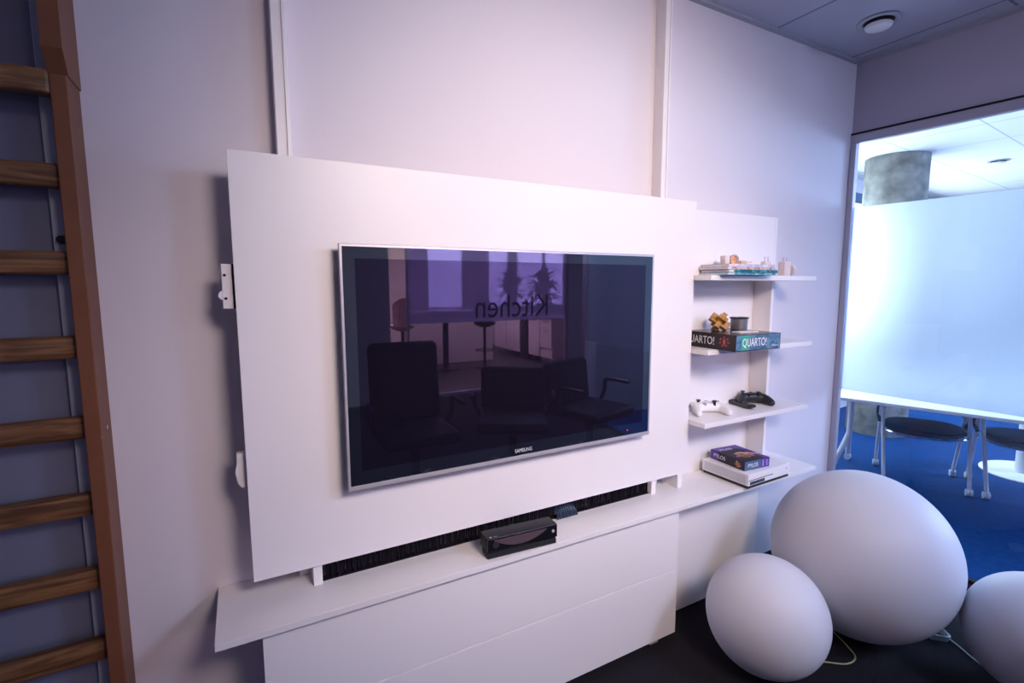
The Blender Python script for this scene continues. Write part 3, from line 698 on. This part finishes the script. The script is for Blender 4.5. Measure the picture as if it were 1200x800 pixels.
def office_chair(label, loc_, rz):
    t = thing('office_chair', label, 'chair', loc_, rz, 'chairs at the office table')
    ol = rrect(.47, .42, .19, 10)
    bm = bmesh.new()
    for zz, s in ((0, 0),):
        prism(bm, [(x, y) for x, y in ol], .372, .415)
    bmesh.ops.transform(bm, matrix=Matrix(((1, 0, 0, 0), (0, 0, 1, 0), (0, 1, 0, 0), (0, 0, 0, 1))), verts=bm.verts)
    es = [e for e in bm.edges if abs(e.verts[0].co.z-e.verts[1].co.z) < 1e-5]
    bmesh.ops.bevel(bm, geom=es, offset=.015, segments=3, affect='EDGES')
    link('seat', bm, M_navy, t, True)
    bm = bmesh.new(); tube(bm, [(x*1.02, y*1.02, .367) for x, y in ol+[ol[0]]], .009, 8, False); link('seat_rim', bm, M_chrome, t, True)
    bm = bmesh.new()
    n = 18
    tube(bm, [(.25, .05, .40), (.255, .13, .47), (.20, .235, .52), (0, .29, .535), (-.20, .235, .52), (-.255, .13, .47), (-.25, .05, .40)], .012, 10); link('back_hoop', bm, M_navy, t, True)
    for sx in (-1, 1):
        for yy, y2 in ((-.02, -.20), (.06, .21)):
            bm = bmesh.new(); tube(bm, [(sx*.245, yy, .52), (sx*.243, yy+(y2-yy)*.25, .39), (sx*.235, y2, .05)], .012, 10); castor(bm, sx*.235, y2)
            link('leg', bm, M_whitemetal, t, True)
    return t
office_chair('dark blue cushioned chair under the left part of the white office table', (3.72, .09, 0), -1.02)
office_chair('dark blue cushioned chair under the white office table at the right photo edge', (4.01, -.385, 0), -1.02)
pd = thing('pedestal', 'white pedestal with flat round base plate on the blue carpet behind the chairs', 'pedestal', (4.58, -.27, 0))
bm = bmesh.new(); lathe(bm, [(0, 0), (.29, 0), (.29, .006), (.27, .014), (.05, .022), (0, .022)], 56); link('base_plate', bm, M_whitemetal, pd, True)
bm = bmesh.new(); cyl(bm, .045, .045, .02, .70, 28, Matrix.Translation((-.06, .03, 0))); cyl(bm, .04, .04, .02, .70, 28, Matrix.Translation((.05, -.02, 0))); link('stem', bm, M_whitemetal, pd, True)
bm = bmesh.new(); cyl(bm, .35, .35, .70, .725, 48); link('top', bm, M_whitemetal, pd, True)

# ------------------------------------------------------------------ the room behind the camera, seen in the television
def arm_chair(label, loc_, rz, hb):
    t = thing('swivel_chair', label, 'chair', loc_, rz)
    bm = bmesh.new(); bx(bm, -.25, .25, -.24, .25, .40, .48, .03, 3); link('seat', bm, M_blackmatte, t, True)
    bm = bmesh.new(); bx(bm, -.25, .25, -.045, .045, 0, hb-.46, .044, 4, Matrix.Translation((0, -.23, .46)) @ Matrix.Rotation(.12, 4, 'X')); link('backrest', bm, M_blackmatte, t, True)
    for s in (-1, 1):
        bm = bmesh.new(); tube(bm, [(s*.25, -.1, .44), (s*.29, -.08, .55), (s*.29, -.06, .64), (s*.29, .16, .645)], .016, 8); link('armrest', bm, M_black, t, True)
    bm = bmesh.new(); cyl(bm, .03, .03, .08, .41, 16); link('gas_column', bm, M_black, t, True)
    for k in range(5):
        a = 2*PI*k/5+.3; bm = bmesh.new(); tube(bm, [(0, 0, .10), (.28*math.cos(a), .28*math.sin(a), .065)], .018, 8, False)
        cyl(bm, .028, .028, -.02, .02, 14, Matrix.Translation((.28*math.cos(a), .28*math.sin(a), .028)) @ Rx); link('leg', bm, M_black, t, True)
    return t
arm_chair('black swivel chair with tall upright back, leftmost chair reflected in the television', (.40, -2.0, 0), .05, 1.03)
arm_chair('black swivel chair turned sideways, middle chair reflected in the television', (1.13, -1.95, 0), .5, .80)
arm_chair('black swivel chair, rightmost chair reflected in the television', (1.82, -1.92, 0), -.25, .82)

M_wallb = pbr('kitchen_side_wall', (.45, .40, .42), .8, .2)
struct(box('wall_front.001', -3.4, .98, YB-.1, YB, 0, CEIL, M_wallb))
struct(box('wall_front.002', .98, 5.2, YB-.1, YB, 2.25, CEIL, M_wallb))
struct(box('wall_front.003', 3.58, 5.2, YB-.1, YB, 0, 2.25, M_wallb))
w3 = struct(empty('window_3', (0, YB, 0)))
bm = bmesh.new(); bx(bm, 1.21, 3.58, -.06, -.054, .04, 2.25); link('pane', bm, glass('kitchen_glass', (.95, .95, 1), .04), w3)
bm = bmesh.new(); bx(bm, 1.20, 3.58, -.07, -.03, 0, .04); bx(bm, 1.20, 1.225, -.07, -.03, .04, 2.25); bx(bm, 3.55, 3.58, -.07, -.02, .04, 2.25); link('window_frame', bm, M_alu, w3)
M_kfilm = film('kitchen_film', (.64, .62, .86), clear=.58, refl=.5)
bm = bmesh.new(); bx(bm, 1.226, 3.549, -.0535, -.0525, .95, 1.98); link('frosted_film', bm, M_kfilm, w3)
lettering('film_lettering', 'Kitchen', .44, pbr('dark_violet_lettering', (.03, .02, .07), .6), w3, (3.29, -.0520, 1.0), (-1, 0, 0), (0, 0, 1), .001, sx=.86)
struct(box('wall_kitchen', -.5, 8.5, -9.8, -9.7, 0, CEIL, M_wall)).name = 'wall_front.004'
struct(box('wall_left', .3, .4, -9.7, YB-.1, 0, CEIL, pbr('pink_wall_paint', (.70, .50, .55), .8, .2)))
w4 = struct(empty('window_4', (0, -9.7, 0)))
M_sky4 = emis('kitchen_daylight', (.88, .80, .95), 13.0)
bm = bmesh.new()
for x0, x1 in ((3.165, 3.99), (4.69, 5.2), (5.48, 6.2), (6.3, 6.85)): bx(bm, x0, x1, .012, .016, .93, 2.3)
link('daylight', bm, M_sky4, w4)
bm = bmesh.new()
for x0, x1 in ((3.165, 3.99), (4.69, 5.2), (5.48, 6.2), (6.3, 6.85)): frame(bm, x0-.05, x1+.05, .88, 2.35, x0, x1, .93, 2.3, .001, .05)
link('window_frame', bm, M_whitemetal, w4)
bt = thing('kitchen_counter', 'white bar counter behind the kitchen glass, reflected in the television', 'counter', (2.75, -7.6, 0))
bm = bmesh.new(); bx(bm, -.75, .90, -.25, .25, 0, .93, .003); link('body', bm, M_lam, bt)
bm = bmesh.new(); bx(bm, -.80, .95, -.28, .30, .93, .96, .004); link('worktop', bm, M_lam, bt)
ht = thing('bar_table', 'white high bar table on a dark post, reflected in the television', 'table', (2.45, -6.75, 0))
bm = bmesh.new(); lathe(bm, [(0, .985), (.36, .985), (.37, 1.0), (.36, 1.015), (0, 1.015)], 40); link('top', bm, M_white, ht, True)
bm = bmesh.new(); cyl(bm, .05, .05, .02, .985, 20); link('post', bm, M_black, ht, True)
bm = bmesh.new(); lathe(bm, [(0, 0), (.26, 0), (.26, .01), (.06, .03), (0, .03)], 32); link('base_plate', bm, M_black, ht, True)
def bar_stool(label, x, y, mat, rz=0):
    t = thing('bar_stool', label, 'bar stool', (x, y, 0), rz, 'bar stools in the kitchen')
    bm = bmesh.new(); lathe(bm, [(0, .70), (.08, .705), (.18, .75), (.205, .80), (.19, .80), (.16, .765), (.06, .73), (0, .728)], 28); link('seat', bm, mat, t, True)
    bm = bmesh.new(); n = 9
    A = [];
    for i in range(n):
        a = -1.1+2.2*i/(n-1); hh = 1.24-.10*abs(a)**2
        A.append([bm.verts.new((r*math.sin(a), -r*math.cos(a), zz)) for r, zz in ((.19, .80), (.205, hh), (.19, hh), (.175, .80))])
    for P_, Q_ in zip(A, A[1:]):
        for q in range(4): bm.faces.new([P_[q], Q_[q], Q_[(q+1) % 4], P_[(q+1) % 4]])
    bm.faces.new(A[0]); bm.faces.new(A[-1][::-1]); link('backrest', bm, mat, t, True)
    bm = bmesh.new(); cyl(bm, .025, .025, .02, .705, 16); link('post', bm, M_black, t, True)
    bm = bmesh.new(); lathe(bm, [(0, 0), (.2, 0), (.2, .01), (.04, .025), (0, .025)], 28); link('base_plate', bm, M_black, t, True)
    bm = bmesh.new(); tube(bm, [(.16*math.cos(2*PI*i/16), .16*math.sin(2*PI*i/16), .3) for i in range(17)], .01, 8, False); link('footrest', bm, M_black, t, True)
bar_stool('pale shell bar stool left of the kitchen film, reflected in the television', 1.66, -6.6, pbr('pale_pink_shell', (.80, .62, .62), .4), PI)
bar_stool('dark bar stool beside the bar table, reflected in the television', 3.14, -6.65, M_black)
M_cabk = pbr('kitchen_front', (.78, .68, .72), .4, .4)
for k, (y0, y1) in enumerate(((-8.4, -7.85), (-7.84, -7.29), (-6.95, -6.55), (-6.54, -6.15))):
    t = thing('kitchen_cabinet', ['pale kitchen cabinet farthest from the glass, reflected in the television', 'pale kitchen cabinet second farthest from the glass, reflected in the television', 'pale kitchen cabinet with single door right of the dark post, reflected in the television', 'pale kitchen cabinet with drawers nearest the glass, reflected in the television'][k], 'cabinet', (4.45, (y0+y1)/2, 0), 0, 'kitchen cabinets in the television reflection')
    h = (y1-y0)/2
    bm = bmesh.new(); bx(bm, -.22, .25, -h, h, .12, .84, .003); link('body', bm, M_cabk, t)
    bm = bmesh.new(); bx(bm, -.24, -.221, -h+.004, h-.004, .30 if k == 3 else .12, .66 if k == 3 else .835, .002); link('door', bm, M_cabk, t)
    if k == 3:
        bm = bmesh.new(); bx(bm, -.24, -.221, -h+.004, h-.004, .67, .835, .002); d = link('drawer', bm, M_cabk, t)
        bm = bmesh.new(); bx(bm, -.252, -.241, -.07, .07, .77, .782); link('handle', bm, M_black, d)
    bm = bmesh.new(); bx(bm, -.252, -.241, -.07, .07, .60 if k == 3 else .78, .612 if k == 3 else .792); link('handle', bm, M_black, t)
    for sx in (-.15, .18):
        for sy in (-h+.05, h-.05):
            bm = bmesh.new(); cyl(bm, .015, .015, 0, .121, 10, Matrix.Translation((sx, sy, 0))); link('leg', bm, M_chrome, t)
cw = tag(box('kitchen_worktop', 4.18, 4.72, -8.42, -6.13, .842, .868, M_cabk, None, .003), 'long pale worktop over the kitchen cabinets, reflected in the television', 'worktop')
M_leaf = pbr('dark_leaf', (.03, .06, .03), .5, .4, noise=.4, nscale=6); M_pot = pbr('dark_pot', (.03, .025, .03), .5)
def plant(label, x, y, zb, h, seed):
    r = random.Random(seed)
    t = thing('potted_plant', label, 'plant', (x, y, zb), 0, 'plants in the kitchen')
    bm = bmesh.new(); lathe(bm, [(0, 0), (.10, 0), (.13, .22), (.115, .22), (.11, .18), (0, .18)], 24); link('pot', bm, M_pot, t, True)
    bm = bmesh.new(); tube(bm, [(0, 0, .18), (.02, .01, .4), (0, 0, h*.75)], .012, 8); link('stem', bm, M_leaf, t, True)
    bm = bmesh.new()
    for i in range(110):
        a = r.uniform(0, 2*PI); e = r.uniform(-.4, 1.2); L = r.uniform(.18, .36); w = L*.28
        b = Vector((0, 0, r.uniform(.35, .8)*h)); d = Vector((math.cos(a)*math.cos(e), math.sin(a)*math.cos(e), math.sin(e)))
        s = d.cross(Vector((0, 0, 1))).normalized(); p0 = b+d*.05; p1 = b+d*(.05+L*.5); p2 = b+d*(.05+L)-Vector((0, 0, L*.25))
        v = [bm.verts.new(q) for q in (p0, p1+s*w, p2, p1-s*w, p1-Vector((0, 0, .012)))]
        bm.faces.new([v[0], v[1], v[4]]); bm.faces.new([v[1], v[2], v[4]]); bm.faces.new([v[2], v[3], v[4]]); bm.faces.new([v[3], v[0], v[4]])
    f = link('foliage', bm, M_leaf, t)
plant('leafy plant nearer the middle window on the kitchen worktop, reflected in the television', 4.42, -8.1, .868, .95, 1)
plant('leafy plant nearest the glass on the kitchen worktop, reflected in the television', 4.5, -6.9, .868, .85, 4)
bn = thing('dark_bin', 'tall dark bin standing between the kitchen cabinets, reflected in the television', 'bin', (4.36, -7.12, 0))
bm = bmesh.new(); bx(bm, -.16, .16, -.14, .14, 0, .80, .02, 2); link('body', bm, M_black, bn)
bm = bmesh.new(); bx(bm, -.165, .165, -.145, .145, .80, .836, .012, 2); link('lid', bm, M_blackmatte, bn)

# ------------------------------------------------------------------ sub-parts belong to the part they sit on
def base(o): return o.name.split('.')[0]
def nest(root_kind, part, subs):
    for root in [o for o in bpy.data.objects if o.parent is None and base(o) == root_kind]:
        ps = [c for c in kids(root) if base(c) == part]
        if not ps: continue
        for c in kids(root):
            if base(c) in subs: c.parent = ps[0]
nest('television', 'bezel', ('brand_lettering', 'standby_light')); nest('television', 'edge_trim', ('outer_edge',))
nest('camera_sensor_bar', 'front_glass', ('lens_window', 'lens', 'power_logo')); nest('camera_sensor_bar', 'body', ('top_logo', 'top_lettering'))
nest('game_console', 'shell', ('disc_slot', 'power_button', 'front_port_panel', 'side_grille', 'top_vent'))
nest('game_box', 'box', ('front_print', 'front_band', 'front_stripe', 'front_green_band', 'front_lettering', 'front_scribble', 'side_band', 'side_picture', 'side_lettering', 'side_emblem', 'side_flame', 'lid_band', 'lid_picture', 'lid_lettering', 'lid_stripe', 'lid_print'))
nest('bracket', 'plate', ('screw', 'rubber_strip')); nest('cable_trunking', 'channel', ('cover_strip',)); nest('socket_adapter', 'body', ('socket_face', 'socket_hole', 'rim'))
nest('charger_plug', 'body', ('pin',)); nest('window_1', 'pane', ('frosted_film',)); nest('window_3', 'frosted_film', ('film_lettering',)); nest('tin', 'body', ('rim',))
nest('remote_control', 'body', ('buttons',)); nest('kitchen_cabinet', 'door', ('handle',)); nest('office_chair', 'seat', ('seat_rim',)); nest('adapter_disc', 'body', ('screw',))
nest('wall_bars', 'upright', ('bolt',)); nest('wall_bars', 'mounting_batten', ('knob',)); nest('magazine', 'pages', ('spine',))

# ------------------------------------------------------------------ light
def aim(o, p): o.rotation_euler = (Vector(p)-o.location).to_track_quat('-Z', 'Y').to_euler()
def spot(name, loc_, to, col, e, size, blend, rad):
    l = bpy.data.lights.new(name, 'SPOT'); l.energy = e; l.color = col; l.spot_size = size; l.spot_blend = blend; l.shadow_soft_size = rad
    o = bpy.data.objects.new(name, l); C.objects.link(o); o.location = loc_; aim(o, to); return o
def area(name, loc_, to, col, e, sx, sy):
    l = bpy.data.lights.new(name, 'AREA'); l.shape = 'RECTANGLE'; l.size = sx; l.size_y = sy; l.energy = e; l.color = col
    o = bpy.data.objects.new(name, l); C.objects.link(o); o.location = loc_; aim(o, to); return o
spot('room_ceiling_spot', (.25, -2.3, 2.5), (.58, 0, 1.42), (1.0, .82, .745), 385, math.radians(76), 1.0, .42)
area('blue_fill_light', (2.0, -2.7, 2.56), (1.9, -2.3, 0), (.50, .64, 1.0), 88, .6, 1.2)  # added blue fill for the right wall and globes, no fixture here
area('office_window_light', tuple(O2+ex*2.6+ey*1.18+Vector((0, 0, 1.65))), tuple(O2+ex*2.2-ey*1.5+Vector((0, 0, .7))), (.55, .74, 1.0), 26, 4.2, 1.4)
area('office_ceiling_light', tuple(O2+ex*2.2-ey*1.3+Vector((0, 0, 2.57))), tuple(O2+ex*2.2-ey*1.3), (.50, .70, 1.0), 12, 1.2, 1.2)
area('office_side_fill', tuple(O2+ex*3.6-ey*2.95+Vector((0, 0, 1.75))), (1.5, 0, .9), (.42, .60, 1.0), 260, 1.8, 1.3)  # added blue fill standing in for daylight; this wall has no window
area('kitchen_ceiling_light', (3., -7.0, 2.57), (3., -7.0, 0), (1.0, .72, .80), 330, 2.5, 1.5)
wd = bpy.data.worlds.new('world'); W.world = wd; wd.use_nodes = True
wd.node_tree.nodes['Background'].inputs['Color'].default_value = (.24, .22, .44, 1)
wd.node_tree.nodes['Background'].inputs['Strength'].default_value = .60

# ------------------------------------------------------------------ view
W.view_settings.view_transform = 'Standard'; W.view_settings.look = 'None'; W.view_settings.gamma = 1; W.view_settings.exposure = 0.
W.view_settings.use_curve_mapping = False
W.cycles.use_denoising = True
W.cycles.max_bounces = 8; W.cycles.diffuse_bounces = 4; W.cycles.transparent_max_bounces = 12
W.cycles.sample_clamp_indirect = 6
